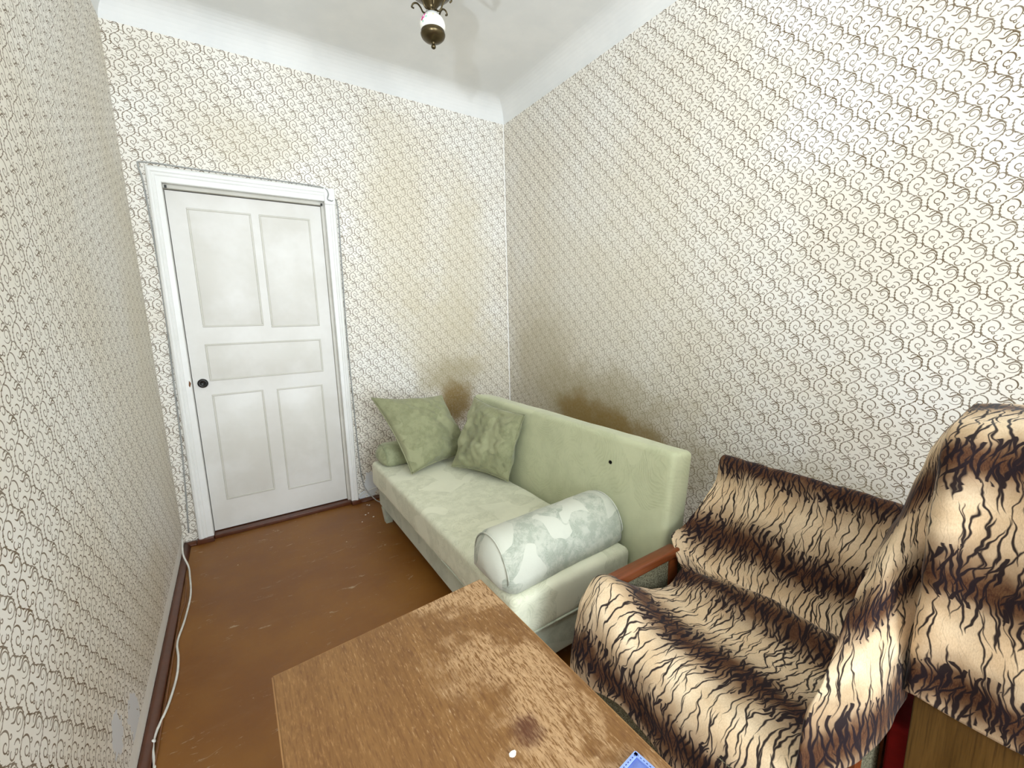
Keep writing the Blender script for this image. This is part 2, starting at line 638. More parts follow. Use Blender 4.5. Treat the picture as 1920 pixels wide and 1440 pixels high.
def tube(bm, pts, r, seg=8):
    secs = []
    n0 = None
    for i, p in enumerate(pts):
        t = (pts[min(i + 1, len(pts) - 1)] - pts[max(i - 1, 0)]).normalized()
        if n0 is None:
            n0 = t.orthogonal().normalized()
        n0 = (n0 - t * n0.dot(t)).normalized()
        b = t.cross(n0)
        rr = r[i] if isinstance(r, (list, tuple)) else r
        secs.append([p + (n0 * math.cos(2 * PI * k / seg) + b * math.sin(2 * PI * k / seg)) * rr for k in range(seg)])
    loft(bm, secs)


def tube_obj(name, pts, r, mat, parent=None, n=8, seg=8):
    bm = bmesh.new()
    tube(bm, crv(pts, n), r, seg)
    return from_bm(name, bm, mat, parent, True)


def cr_grid(ctrl, nr, nc):
    """bicubic Catmull-Rom patch through a grid of control points -> (nr, nc, 3)"""
    C = np.array(ctrl, float)

    def interp(A, n):                                     # along axis 0
        k = A.shape[0]
        E = np.concatenate([2 * A[:1] - A[1:2], A, 2 * A[-1:] - A[-2:-1]], 0)
        t = np.linspace(0, k - 1 - 1e-9, n)
        i = t.astype(int)
        f = (t - i).reshape(-1, *([1] * (A.ndim - 1)))
        a, b, c, d = E[i], E[i + 1], E[i + 2], E[i + 3]
        return .5 * ((2 * b) + (c - a) * f + (2 * a - 5 * b + 4 * c - d) * f ** 2 + (3 * b - a - 3 * c + d) * f ** 3)
    A = interp(C, nr)
    return np.swapaxes(interp(np.swapaxes(A, 0, 1), nc), 0, 1)


def grid_mesh(name, G, UV, mat, parent=None, thick=.006):
    nr, nc = G.shape[:2]
    faces = [(i * nc + j, i * nc + j + 1, (i + 1) * nc + j + 1, (i + 1) * nc + j) for i in range(nr - 1) for j in range(nc - 1)]
    me = bpy.data.meshes.new(name)
    me.from_pydata(G.reshape(-1, 3).tolist(), [], faces)
    uvl = me.uv_layers.new(name='UVMap')
    idx = np.array([l.vertex_index for l in me.loops])
    uvl.data.foreach_set('uv', UV.reshape(-1, 2)[idx].ravel())
    o = link(name, me, mat, parent, True)
    s = o.modifiers.new('thickness', 'SOLIDIFY')
    s.thickness = thick
    s.offset = 0
    return o


# ------------------------------------------------------------------ room
RW, RH, RL = 2.353, 2.806, -5.62
DX0, DX1, DZ1 = 0.150, 0.962, 2.065           # door opening


def quads(name, qs, mat):
    """qs: list of (4 points, 4 uvs)"""
    me = bpy.data.meshes.new(name)
    vs, fs, uv = [], [], []
    for pts, uvs in qs:
        k = len(vs)
        vs += pts
        fs.append((k, k + 1, k + 2, k + 3))
        uv += uvs
    me.from_pydata(vs, [], fs)
    l = me.uv_layers.new(name='UVMap')
    l.data.foreach_set('uv', np.array(uv, float).ravel())
    return struct(link(name, me, mat))


def wall_rect(x0, x1, z0, z1, P, U):
    pts = [P(x0, z0), P(x1, z0), P(x1, z1), P(x0, z1)]
    return pts, [U(x0, z0), U(x1, z0), U(x1, z1), U(x0, z1)]


bp = lambda a, z: (a, 0.0, z)
bu = lambda a, z: (a, z)
quads('wall_back', [wall_rect(0, DX0, 0, RH, bp, bu), wall_rect(DX1, RW, 0, RH, bp, bu), wall_rect(DX0, DX1, DZ1, RH, bp, bu)], mat_wall_back)
rp = lambda a, z: (RW, -a, z)
ru = lambda a, z: (a, z)
quads('wall_right', [wall_rect(0, -RL, 0, RH, rp, ru)], mat_wall_right)
lp = lambda a, z: (0.0, a, z)
quads('wall_left', [wall_rect(RL, 0, 0, RH, lp, ru)], mat_wall_left)
quads('wall_front', [wall_rect(RW, 0, 0, RH, lambda a, z: (a, RL, z), ru)], mat_wall_left)

bm = bmesh.new()
box(bm, (-.02, RL - .02, -.05), (RW + .02, .25, 0))
struct(from_bm('floor', bm, mat_floor))

# ceiling with a plaster cove running round the room
R = 0.135
bm = bmesh.new()
loops = []
for k in range(0, 11):
    a = k / 10 * PI / 2
    d, h = R - R * math.cos(a), RH + R * math.sin(a)
    if k == 0: d = 0.0
    loops.append([Vector((d, RL + d, h)), Vector((RW - d, RL + d, h)), Vector((RW - d, -d, h)), Vector((d, -d, h))])
rows = [[bm.verts.new(p) for p in l] for l in loops]
for a, b in zip(rows, rows[1:]):
    for i in range(4):
        j = (i + 1) % 4
        bm.faces.new((a[i], a[j], b[j], b[i]))
bm.faces.new(rows[-1])
me = bpy.data.meshes.new('ceiling')
bm.to_mesh(me); bm.free()
struct(link('ceiling', me, mat_plaster))


def strip(name, pts2d, axis, a0, a1, mat):
    """skirting: profile extruded along a wall"""
    bm = bmesh.new()
    secs = []
    n = 24
    for i in range(n + 1):
        a = a0 + (a1 - a0) * i / n
        wv = 1 + .12 * noise.noise((a * 5, 0, 3))
        if axis == 'L': secs.append([Vector((p * wv, a, q * wv)) for p, q in pts2d])
        if axis == 'B': secs.append([Vector((a, -p * wv, q * wv)) for p, q in pts2d])
        if axis == 'R': secs.append([Vector((RW - p * wv, a, q * wv)) for p, q in pts2d])
    loft(bm, secs)
    return struct(from_bm(name, bm, mat, smooth=True))


SK = [(0.001, 0.001), (.034, .001), (.031, .008), (.022, .016), (.012, .020), (.001, .021)]
strip('baseboard_left', SK, 'L', RL, -.002, mat_skirt)
strip('baseboard_back_left', SK, 'B', 0.002, .062, mat_skirt)
strip('baseboard_back', SK, 'B', 1.008, RW - .002, mat_skirt)
strip('baseboard_right', SK, 'R', RL, -.002, mat_skirt)

# ------------------------------------------------------------------ door
door = struct(bpy.data.objects.new('door_1', None)); COL.objects.link(door)
door['label'] = 'white painted five-panel wooden door with black round knob'
LY = 0.045                                            # face of the leaf, set back behind the casing
LX0, LX1, LZ0, LZ1 = DX0 + .003, DX1 - .018, .030, 2.042
panels = [(.240, .548, 1.292, 1.957), (.592, .872, 1.280, 1.957), (.236, .868, .972, 1.190), (.236, .502, .216, .886), (.580, .852, .194, .882)]
# leaf: stiles and rails around recessed panel fields
xs = sorted({LX0, LX1, *[p[0] for p in panels], *[p[1] for p in panels]})
zs = sorted({LZ0, LZ1, *[p[2] for p in panels], *[p[3] for p in panels]})
bm = bmesh.new()
def inside(x, z): return any(p[0] < x < p[1] and p[2] < z < p[3] for p in panels)
for a, b in zip(xs, xs[1:]):
    for c, d in zip(zs, zs[1:]):
        yy = LY + (.008 if inside((a + b) / 2, (c + d) / 2) else 0)
        q = [bm.verts.new(p) for p in ((a, yy, c), (b, yy, c), (b, yy, d), (a, yy, d))]
        bm.faces.new(q)
for (a, b, c, d) in panels:
    for p, q in (((a, c), (b, c)), ((b, c), (b, d)), ((b, d), (a, d)), ((a, d), (a, c))):
        vs = [bm.verts.new(t) for t in ((p[0], LY, p[1]), (q[0], LY, q[1]), (q[0], LY + .008, q[1]), (p[0], LY + .008, p[1]))]
        bm.faces.new(vs)
bmesh.ops.remove_doubles(bm, verts=bm.verts, dist=1e-5)
box(bm, (LX0, LY + .009, LZ0), (LX1, LY + .04, LZ1))
me = bpy.data.meshes.new('door_leaf'); bm.to_mesh(me); bm.free()
link('door_leaf', me, mat_door, door)
for (a, b, c, d) in panels:
    g = .0035
    pan = rbox('door_panel', (a + g, LY + .0005, c + g), (b - g, LY + .0085, d - g), .0025, mat_panel, door, 2)
    bm = bmesh.new()                                   # bead moulding round the panel
    w = .009
    for lo, hi in (((a - .002, LY - .0035, c - .002), (b + .002, LY + .004, c + w)), ((a - .002, LY - .0035, d - w), (b + .002, LY + .004, d + .002)),
                   ((a - .002, LY - .0035, c + w), (a + w, LY + .004, d - w)), ((b - w, LY - .0035, c + w), (b + .002, LY + .004, d - w))):
        box(bm, lo, hi, .0022, 1)
    from_bm('panel_bead', bm, mat_groove, pan)
# jamb lining
bm = bmesh.new()
box(bm, (DX0 - .03, -.004, 0), (DX0, .12, DZ1 + .03))
from_bm('door_jamb', bm, mat_trim, door)
bm = bmesh.new()
box(bm, (DX1, -.004, 0), (DX1 + .03, .12, DZ1 + .03))
from_bm('door_jamb', bm, mat_trim, door)
bm = bmesh.new()
box(bm, (DX0, -.004, DZ1), (DX1, .12, DZ1 + .03))
from_bm('door_head_jamb', bm, mat_trim, door)
rbox('door_stop', (DX1 - .0165, .024, .024), (DX1, .085, DZ1), .002, mat_groove, door)  # both stops use the darker bead tone: shade behind the casing put into colour
rbox('door_head_stop', (DX0, .018, 2.047), (DX1 - .017, .085, DZ1), .002, mat_groove, door)
rbox('door_threshold', (DX0, -.01, 0), (DX1, .12, .024), .004, mat_skirt, door)
bm = bmesh.new()
box(bm, (DX0 - .05, .121, -.01), (DX1 + .05, .13, DZ1 + .05))
from_bm('gap_shade_sheet', bm, mat_hole, door)  # near-black sheet added behind the leaf, standing for shade in the gaps
# moulded casing: profile across the board, swept up and over
PR = [(0, 0), (0, .016), (.004, .020), (.030, .020), (.034, .024), (.040, .026), (.046, .024), (.052, .030), (.062, .033), (.072, .028), (.078, .018), (.080, 0)]


def casing(name, p0, p1, inw, outw0, outw1):
    """p0->p1 inner edge line, outw: direction of the board width at both ends"""
    bm = bmesh.new()
    secs = []
    for p, w in ((Vector(p0), Vector(outw0)), (Vector(p1), Vector(outw1))):
        secs.append([p + w * s + Vector((0, -d, 0)) for s, d in PR])
    loft(bm, secs)
    return from_bm(name, bm, mat_trim, door)


casing('door_casing', (DX0 - .0, 0, .0), (DX0, 0, DZ1), None, (-1.0, 0, 0), (-.78, 0, 1))
casing('door_casing', (DX1, 0, .0), (DX1, 0, DZ1), None, (.62, 0, 0), (.85, 0, 1))
casing('door_head_casing', (DX0, 0, DZ1), (DX1, 0, DZ1), None, (-.78, 0, 1), (.85, 0, 1))
rbox('casing_block', (DX1 - .002, -.034, DZ1 - .02), (DX1 + .062, -.001, DZ1 + .078), .004, mat_trim, door)
for xx in (.066, DX1 - .002):
    rbox('plinth_foot', (xx, -.040, 0), (xx + (DX0 - .066 if xx < .5 else .058), -.001, .030), .003, mat_skirt, door)
# knob and bare patch on the casing
kn = lathe('door_knob', [(0.0, .0), (.024, 0), (.0265, .006), (.0265, .013), (.022, .018), (.014, .019), (.012, .016), (.0, .016)], mat_black, door, 32)
kn.rotation_euler = (PI / 2, 0, 0)
kn.location = (.200, LY, .962)
bm = bmesh.new()
tube(bm, [Vector((.141, -.0195, .990)), Vector((.143, -.0195, .975)), Vector((.1405, -.0195, .962)), Vector((.141, -.0195, .952))], [.0008, .0055, .0045, .0008], 6)
from_bm('bare_wood_patch', bm, mat_bare, door)
for (xx, zz) in ((DX0 + .012, DZ1 - .012), (DX1 - .016, DZ1 - .016)):
    rbox('door_hinge', (xx - .004, .005, zz - .008), (xx + .006, .02, zz + .006), .001, mat_black, door)

# ------------------------------------------------------------------ cables
o = tube_obj('door_cable', [(.030, -.008, .08), (.046, -.008, .33), (.062, -.006, .66), (.070, -.007, 1.0), (.080, -.006, 1.35), (.082, -.006, 1.70), (.074, -.007, 2.05), (.064, -.008, 2.135),
                            (.09, -.010, 2.158), (.3, -.008, 2.157), (.6, -.008, 2.156), (.88, -.008, 2.153), (.965, -.030, 2.140), (.985, -.037, 2.11), (.978, -.037, 2.075), (1.00, -.037, 2.066), (1.040, -.01, 2.055),
                            (1.036, -.007, 1.7), (1.030, -.007, 1.2), (1.034, -.007, .7), (1.040, -.007, .3), (1.050, -.010, .16), (1.062, -.02, .10), (1.09, -.05, .05), (1.13, -.10, .008), (1.20, -.16, .006)], .0038, mat_cable_grey)
tag(o, 'thin grey cable tacked around the white door casing', 'cable')
o = tube_obj('wall_cable', [(1.022, -.012, .040), (1.03, -.012, .052), (1.06, -.014, .066), (1.10, -.018, .080), (1.16, -.03, .090), (1.25, -.06, .09)], .0032, mat_cable)
tag(o, 'short white cable running from the door casing behind the sofa', 'cable')
cab = thing('floor_cable', 'white cable lying wavy along the left skirting on the brown floor', 'cable')
tube_obj('cord', [(.010, -.12, .10), (.016, -.22, .05), (.040, -.30, .012), (.052, -.40, .005), (.068, -.60, .005), (.060, -.80, .005), (.046, -.95, .005), (.058, -1.06, .005), (.062, -1.17, .005), (.050, -1.30, .005), (.030, -1.41, .008), (.028, -1.47, .006), (.042, -1.56, .005), (.05, -1.75, .005), (.06, -2.2, .005)], .0042, mat_cable, cab)
bm = bmesh.new(); bmesh.ops.create_uvsphere(bm, u_segments=10, v_segments=6, radius=.0075)
bmesh.ops.translate(bm, vec=(.026, -1.445, .008), verts=bm.verts)
from_bm('knot', bm, mat_cable, cab, True)
o = tube_obj('skirting_cable', [(.036, -.42, .006), (.046, -.55, .005), (.050, -.66, .005), (.042, -.76, .006), (.040, -.9, .006), (.041, -1.3, .006), (.041, -1.9, .006)], .003, mat_cable_brown)
tag(o, 'thin brown painted cable on the floor beside the left skirting', 'cable')

for i, (x, y, s) in enumerate([(1.060, -.105, .008), (1.048, -.090, .005), (1.000, -.240, .006), (1.036, -.300, .006), (1.022, -.225, .004), (.955, -.33, .004)]):
    bm = bmesh.new()
    n = 6
    rr = [s * random.uniform(.6, 1.1) for _ in range(n)]
    ring = [Vector((x + rr[k] * math.cos(k * PI / 3), y + .6 * rr[k] * math.sin(k * PI / 3), .0004)) for k in range(n)]
    loft(bm, [ring, [p + Vector((0, 0, .0025 + .001 * (k % 2))) for k, p in enumerate(ring)]])
    tag(from_bm('paint_flake', bm, mat_flake), 'small white paint flake on the brown floor near the far sofa foot', 'flake', 'paint flakes by the sofa foot')

# ------------------------------------------------------------------ sofa
sofa = thing('sofa', 'pale sage green velour sofa along the right wall with a high slab back', 'sofa')
SY0, SY1 = -2.005, -.335
SX0, SX1 = 1.040, 1.605
rbox('sofa_base', (1.072, SY0 + .018, .100), (SX1 + .005, SY1 - .01, .250), .012, mat_base, sofa)


def soft_box(name, lo, hi, bev, mat, parent, amp=.004, n=(10, 26, 4), mat4=None):
    bm = bmesh.new()
    bmesh.ops.create_cube(bm, size=1.0)
    for v in bm.verts:
        v.co = Vector([lo[i] + (v.co[i] + .5) * (hi[i] - lo[i]) for i in range(3)])
    bmesh.ops.bevel(bm, geom=bm.edges[:], offset=bev, segments=4, profile=.55, affect='EDGES')
    for ax in range(3):                                # slice for undulation
        for k in range(1, n[ax]):
            t = lo[ax] + bev * 1.2 + (hi[ax] - lo[ax] - 2.4 * bev) * k / n[ax]
            no = [0, 0, 0]; no[ax] = 1
            p = [0, 0, 0]; p[ax] = t
            bmesh.ops.bisect_plane(bm, geom=bm.verts[:] + bm.edges[:] + bm.faces[:], plane_co=p, plane_no=no)
    bm.normal_update()
    for v in bm.verts:
        d = noise.noise(v.co * 6.0) * amp + noise.noise(v.co * 17.0) * amp * .4
        v.co += v.normal * d
    if mat4 is not None: bmesh.ops.transform(bm, matrix=mat4, verts=bm.verts)
    return from_bm(name, bm, mat, parent, True)


soft_box('seat_mattress', (SX0, SY0, .245), (SX1, SY1, .402), .028, mat_seat, sofa, .005)
tube_obj('mattress_piping', [(SX0 + .008, SY1 - .02, .256), (SX0 + .006, -1.0, .254), (SX0 + .006, -1.6, .254), (SX0 + .012, SY0 + .012, .254), (SX0 + .05, SY0 + .002, .254), (1.3, SY0 + .002, .254), (SX1 - .02, SY0 + .004, .254)], .004, mat_base, sofa)
# leaning slab back
tilt = math.radians(7.5)
T = Matrix.Translation((1.690, 0, .80)) @ Matrix.Rotation(tilt, 4, 'Y') @ Matrix.Translation((-1.690, 0, -.80))
soft_box('backrest', (1.690, -2.125, .16), (1.815, -.575, .805), .026, mat_backrest, sofa, .004, (2, 20, 8), T)
bm = bmesh.new(); bmesh.ops.create_uvsphere(bm, u_segments=12, v_segments=8, radius=.009)
bmesh.ops.scale(bm, vec=(.5, 1, .9), verts=bm.verts)
bmesh.ops.translate(bm, vec=(1.6745, -1.822, .687), verts=bm.verts)
from_bm('dark_hole', bm, mat_hole, sofa, True)['label'] = 'small dark hole torn in the backrest'
for (x, y) in ((1.100, -.425), (1.100, -1.91), (1.56, -.46), (1.56, -1.90)):
    bm = bmesh.new()
    loft(bm, [[Vector((x + a * r, y + b * r, z)) for a, b in ((-1, -1), (1, -1), (1, 1), (-1, 1))] for r, z in ((.020, 0.0), (.026, .05), (.032, .101))])
    from_bm('sofa_foot', bm, mat_base, sofa)
for y in (-.6, -1.9):
    rbox('back_support', (1.66, y - .04, 0), (1.72, y + .04, .19), .004, mat_dark_wood, sofa)


def bolster(name, x0, x1, yc, hw, h, z0, mat, label, skew=0.0):
    bm = bmesh.new()
    prof = []
    n = 22
    for k in range(n + 1):
        a = PI * k / n
        prof.append((math.cos(a) * hw, math.sin(a) ** .80 * h))
    for k in range(1, 8):                              # soft underside
        t = k / 8
        prof.append((-hw + 2 * hw * t, -.004 * math.sin(PI * t)))
    secs = []
    m = 30
    for i in range(m + 1):
        t = i / m
        e = min(t, 1 - t) * (x1 - x0)
        s = 1.0 if e > .05 else (1 - (1 - e / .05) ** 2.4 * .30)
        x = x0 + (x1 - x0) * t
        xo = 0
        sec = []
        for (p, q) in prof:
            P = Vector((x, yc + skew * (t - .5) + p * s, z0 + .004 + (q - .45 * h) * s + .45 * h * (s * .4 + .6)))
            P.z = max(P.z, z0)
            w = noise.noise(Vector((x * 5, P.y * 9, P.z * 9))) * .005 + noise.noise(Vector((x * 22, P.y * 20, P.z * 20))) * .0018
            sec.append(P + Vector((0, p * s / hw * w, abs(w) if q > .01 else 0)))
        secs.append(sec)
    cen = [sum(secs[0], Vector()) / len(secs[0]), sum(secs[-1], Vector()) / len(secs[-1])]
    def endcap(sec, c, dx):
        return [[c + (p - c) * f + Vector((dx * (1 - f * f), 0, 0)) for p in sec] for f in (.25, .5, .75, .92)]
    a = endcap(secs[0], cen[0], -.022)
    b = endcap(secs[-1], cen[1], .022)[::-1]
    loft(bm, a + secs + b)
    o = from_bm('bolster_cover', bm, mat, None, True)
    root = thing('bolster_cushion', label, 'cushion', group='bolster cushions on the sofa')
    o.parent = root
    for (c, sec, dx) in ((cen[0], secs[1], -.002), (cen[1], secs[-2], .002)):
        pts = [p + (p - c).normalized() * .002 + Vector((dx, 0, 0)) for p in sec[::3]]
        bmm = bmesh.new()
        tube(bmm, crv(pts + [pts[0]], 4), .0028, 6)
        from_bm('piping', bmm, mat, o, True)
    return root


bolster('bolster_near', 1.030, 1.640, -1.838, .128, .165, .4035, mat_bolster, 'pale leaf-patterned bolster cushion across the near end of the sofa seat', .03)
bolster('bolster_far', 1.075, 1.62, -.420, .110, .120, .4035, mat_bolster2, 'darker green bolster cushion at the far end of the sofa behind the square pillow')


def pillow(corners, thick, mat, label, seed=0, pinch=.09):
    TL, TR, BR, BL = [Vector(c) for c in corners]
    nrm = ((TR - TL).cross(BL - TL)).normalized()
    n = 44
    def pt(u, v, s):
        # pull the sides in, leaving ears at the corners
        uu, vv = 2 * u - 1, 2 * v - 1
        uu2 = uu * (1 - pinch * (1 - vv * vv) * uu * uu)
        vv2 = vv * (1 - pinch * (1 - uu * uu) * vv * vv)
        a, b = (uu2 + 1) / 2, (vv2 + 1) / 2
        P = TL * (1 - a) * (1 - b) + TR * a * (1 - b) + BR * a * b + BL * (1 - a) * b
        f = max(0, (1 - uu ** 2) * (1 - vv ** 2)) ** .48
        q = Vector((u * 3.1 + seed, v * 3.1, s * 2.0))
        wr = noise.noise(q * 1.6) * .024 + noise.noise(q * 4.0) * .013 * f + noise.noise(q * 9.0) * .004 * f
        # gathers radiating from the corners
        for cu, cv in ((0, 0), (1, 0), (0, 1), (1, 1)):
            dd = math.hypot(u - cu, v - cv)
            if dd < .42:
                an = math.atan2(v - cv, u - cu)
                wr += math.sin(an * 15 + seed) * .007 * (1 - dd / .42) * min(1, dd / .08)
        d = s * (thick * f + wr * min(1, f * 2))
        return P + nrm * d
    bm = bmesh.new()
    front = [[bm.verts.new(pt(i / n, j / n, 1)) for i in range(n + 1)] for j in range(n + 1)]
    back = [[front[j][i] if i in (0, n) or j in (0, n) else bm.verts.new(pt(i / n, j / n, -1)) for i in range(n + 1)] for j in range(n + 1)]
    for j in range(n):
        for i in range(n):
            bm.faces.new((front[j][i], front[j][i + 1], front[j + 1][i + 1], front[j + 1][i]))
            bm.faces.new((back[j][i], back[j + 1][i], back[j + 1][i + 1], back[j][i + 1]))
    edge = [front[0][i].co.copy() for i in range(n)] + [front[j][n].co.copy() for j in range(n)] + [front[n][i].co.copy() for i in range(n, 0, -1)] + [front[j][0].co.copy() for j in range(n, 0, -1)]
    root = thing('throw_pillow', label, 'pillow', group='square pillows on the sofa')
    cov = from_bm('pillow_cover', bm, mat, root, True)
    bm = bmesh.new()
    tube(bm, edge[::2] + [edge[0]], .0035, 6)
    from_bm('pillow_piping', bm, mat, cov, True)
    return root


pillow([(1.045, -.45, .840), (1.500, -.47, .800), (1.640, -.635, .425), (1.165, -.75, .415)], -.092, mat_cush, 'square olive green pillow leaning on the far bolster, left of the two', 1.3)
pillow([(1.615, -.72, .815), (1.655, -1.215, .785), (1.555, -1.185, .418), (1.395, -.80, .425)], -.075, mat_cush, 'square olive green pillow leaning against the sofa back, right of the two', 5.1)

# ------------------------------------------------------------------ armchair under the tiger blanket
chair = thing('armchair', 'low armchair with red-brown wooden arm, under a tiger blanket beside the sofa', 'armchair')
AY0, AY1 = -2.215, -2.78
rbox('seat_cushion', (1.135, AY1 + .01, .20), (1.72, AY0 - .012, .405), .03, mat_boucle, chair)
rbox('lower_cushion', (1.050, AY1 + .01, .07), (1.66, AY0 - .012, .196), .025, mat_boucle, chair)
t2 = math.radians(16)
T = Matrix.Translation((1.745, 0, .30)) @ Matrix.Rotation(t2, 4, 'Y') @ Matrix.Translation((-1.745, 0, -.30))
rbox('chair_backrest', (1.752, AY1 + .07, .30), (1.83, AY0 + .015, .765), .025, mat_boucle, chair, 3, T)
for yy, ax, az in ((AY0 + .015, 1.240, .474), (AY1 - .012, 1.345, .512)):
    rbox('armrest', (ax, yy - .022, az), (1.605 if ax < 1.3 else 1.665, yy + .022, az + .031), .008, mat_arm, chair)
    rbox('side_panel', (ax + .035, yy - .012, .12), (1.68, yy + .012, az - .001), .003, mat_boucle, chair)
    for xx in (ax + .035, 1.575):
        bm = bmesh.new()
        loft(bm, [[Vector((xx + a * r, yy + b * r * .8, z)) for a, b in ((-1, -1), (1, -1), (1, 1), (-1, 1))] for r, z in ((.014, 0), (.022, .3), (.022, az - .001))])
        from_bm('chair_leg', bm, mat_arm, chair)


def add_wrinkles(G, amp, freq, seed, amp2=0.0, f2=30):
    du = np.gradient(G, axis=1); dv = np.gradient(G, axis=0)
    N = np.cross(du, dv); N /= np.linalg.norm(N, axis=2, keepdims=True) + 1e-9
    out = G.copy()
    for i in range(G.shape[0]):
        for j in range(G.shape[1]):
            p = Vector(G[i, j] * freq) + Vector((seed, 0, 0))
            d = noise.noise(p) * amp + noise.noise(p * 2.3) * amp * .45
            if amp2: d += noise.noise(Vector(G[i, j] * f2)) * amp2
            out[i, j] += N[i, j] * d
    return out


def grid_uv(G):
    dv = np.linalg.norm(np.diff(G, axis=0), axis=2)
    V = np.concatenate([np.zeros((1, G.shape[1])), np.cumsum(dv, 0)], 0)
    V = V * .3 + V.mean(axis=1, keepdims=True) * .7
    du = np.linalg.norm(np.diff(G, axis=1), axis=2)
    U = np.concatenate([np.zeros((G.shape[0], 1)), np.cumsum(du, 1)], 1)
    U = U * .4 + U.mean(axis=0, keepdims=True) * .6
    return np.stack([U, V], -1)


# rows: from behind the back, over the top, down to the seat, over the front edge
rowsL = [(1.935, .60), (1.925, .70), (1.895, .782), (1.845, .785), (1.815, .70), (1.775, .58), (1.73, .46), (1.695, .405), (1.640, .435), (1.570, .440), (1.470, .425), (1.36, .440), (1.24, .440), (1.165, .425), (1.125, .385), (1.115, .330), (1.112, .285)]
yl = [-2.205, -2.205, -2.208, -2.21, -2.21, -2.212, -2.215, -2.225, -2.246, -2.250, -2.254, -2.25, -2.24, -2.235, -2.235, -2.235, -2.235]
ctrl = []
for k, ((x, z), y0) in enumerate(zip(rowsL, yl)):
    row = []
    y1 = -2.73 if k < 7 else -2.775
    for c, t in enumerate((0, .10, .28, .52, .78, 1.0)):
        y = y0 + (y1 - y0) * t
        xx, zz = x, z
        if k < 7: xx += .045 * t
        if k < 6: zz -= .010 + .022 * t
        if 7 <= k <= 9: xx += .02 * math.sin(PI * t)
        if k == 8: zz += .012 * (t - .3)
        if k in (10, 11): zz -= .006 * math.sin(PI * t)
        if k >= 12: xx += .015 * t
        if k >= 15: zz += (-.02, .035, .02, .0, -.03, -.05)[c] * (k - 14) * .7
        row.append([xx, y, zz])
    # blanket climbs over the wooden arm at the front left
    if k == 5: row[0] = [1.735, -2.178, .570]
    if k == 6: row[0], row[1] = [1.655, -2.166, .532], [1.690, -2.235, .485]
    if k == 7: row[0], row[1] = [1.610, -2.185, .515], [1.650, -2.255, .450]
    if k == 8: row[0] = [1.570, -2.236, .470]
    if k == 11: row[0], row[1] = [x, -2.238, .462], [x, -2.280, .458]
    if k == 12: row[0], row[1] = [1.255, -2.186, .516], [1.250, -2.250, .520]
    if k == 13: row[0], row[1] = [1.175, -2.190, .484], [1.172, -2.255, .492]
    if k == 14: row[0], row[1] = [1.130, -2.200, .388], [1.128, -2.260, .400]
    if k == 15: row[0], row[1] = [1.112, -2.208, .325], [1.112, -2.262, .325]
    if k == 16: row[0], row[1] = [1.108, -2.212, .275], [1.108, -2.265, .275]
    if k in (12, 13): row[2][2] += .022
    ctrl.append(row)
G = cr_grid(ctrl, 150, 110)
UV = grid_uv(G)
G = add_wrinkles(G, .007, 9.0, 2.0, .002, 26)
# soft diagonal creases on the seat
for i in range(G.shape[0]):
    for j in range(G.shape[1]):
        x, y, z = G[i, j]
        if .3 < i / 150 < .95 and 1.15 < x < 1.72:
            k = math.sin((x * .9 - y * .35) * 46) * .004 + math.sin((x + y * .2) * 23 + 1) * .005
            G[i, j, 2] += k * math.exp(-((x - 1.60) / .13) ** 2) + .3 * k
b1 = grid_mesh('tiger_blanket', G, UV, mat_tiger)
tag(b1, 'tiger-striped plush blanket draped over the low armchair seat and back', 'blanket', 'tiger plush blankets')

# ------------------------------------------------------------------ tall chair at the right edge, with its own blanket
tall = thing('upholstered_chair', 'tall red-upholstered chair with wood veneer panel at the right edge of the room', 'chair')
rbox('chair_body', (1.515, -3.42, .10), (1.79, -2.862, 1.075), .02, mat_red, tall)
rbox('veneer_panel', (1.497, -3.42, .03), (1.515, -2.856, .60), .004, mat_veneer, tall)
rbox('chair_seat', (1.52, -3.42, .10), (1.80, -2.818, .40), .012, mat_red, tall)
tube_obj('seat_piping', [(1.521, -2.8175, .385), (1.6, -2.8165, .388), (1.79, -2.8165, .388)], .003, mat_pipe, tall)
for (x, y) in ((1.54, -2.88), (1.76, -2.88), (1.54, -3.38), (1.76, -3.38)):
    bm = bmesh.new()
    loft(bm, [[Vector((x + a * r, y + b * r, z)) for a, b in ((-1, -1), (1, -1), (1, 1), (-1, 1))] for r, z in ((.014, 0), (.02, .101))])
    from_bm('chair_foot', bm, mat_dark_wood, tall)

face = [(1.86, .80), (1.845, .98), (1.80, 1.098), (1.70, 1.108), (1.60, 1.103), (1.525, 1.088), (1.497, 1.035), (1.489, .93), (1.487, .80), (1.484, .68), (1.480, .585), (1.478, .525)]
cols = []
for yy, dz, dx in ((-3.44, .012, 0), (-3.20, .010, .004), (-3.02, .004, -.004), (-2.92, .0, .004)):
    cols.append([(x + (dx if k > 6 else 0), yy, z + (dz if 2 <= k <= 6 else 0) - (0 if k < 11 else (.0, -.012, -.004, .006)[len(cols)])) for k, (x, z) in enumerate(face)])
cols.append([(x, -2.850, z - (.012 if 2 <= k <= 5 else 0)) for k, (x, z) in enumerate(face)])                     # left corner of the slab
cols.append([(1.86, -2.838, .78), (1.845, -2.836, .93), (1.80, -2.836, 1.07), (1.70, -2.837, 1.082), (1.62, -2.840, 1.080), (1.570, -2.838, 1.060), (1.565, -2.833, .985), (1.560, -2.830, .88), (1.555, -2.832, .77), (1.545, -2.832, .66), (1.520, -2.836, .57), (1.495, -2.842, .490)])
cols.append([(1.85, -2.815, .75), (1.84, -2.805, .86), (1.80, -2.80, .97), (1.73, -2.80, 1.02), (1.66, -2.812, 1.040), (1.60, -2.812, 1.02), (1.590, -2.795, .93), (1.530, -2.785, .81), (1.46, -2.785, .70), (1.385, -2.795, .600), (1.325, -2.822, .555), (1.29, -2.834, .475)])
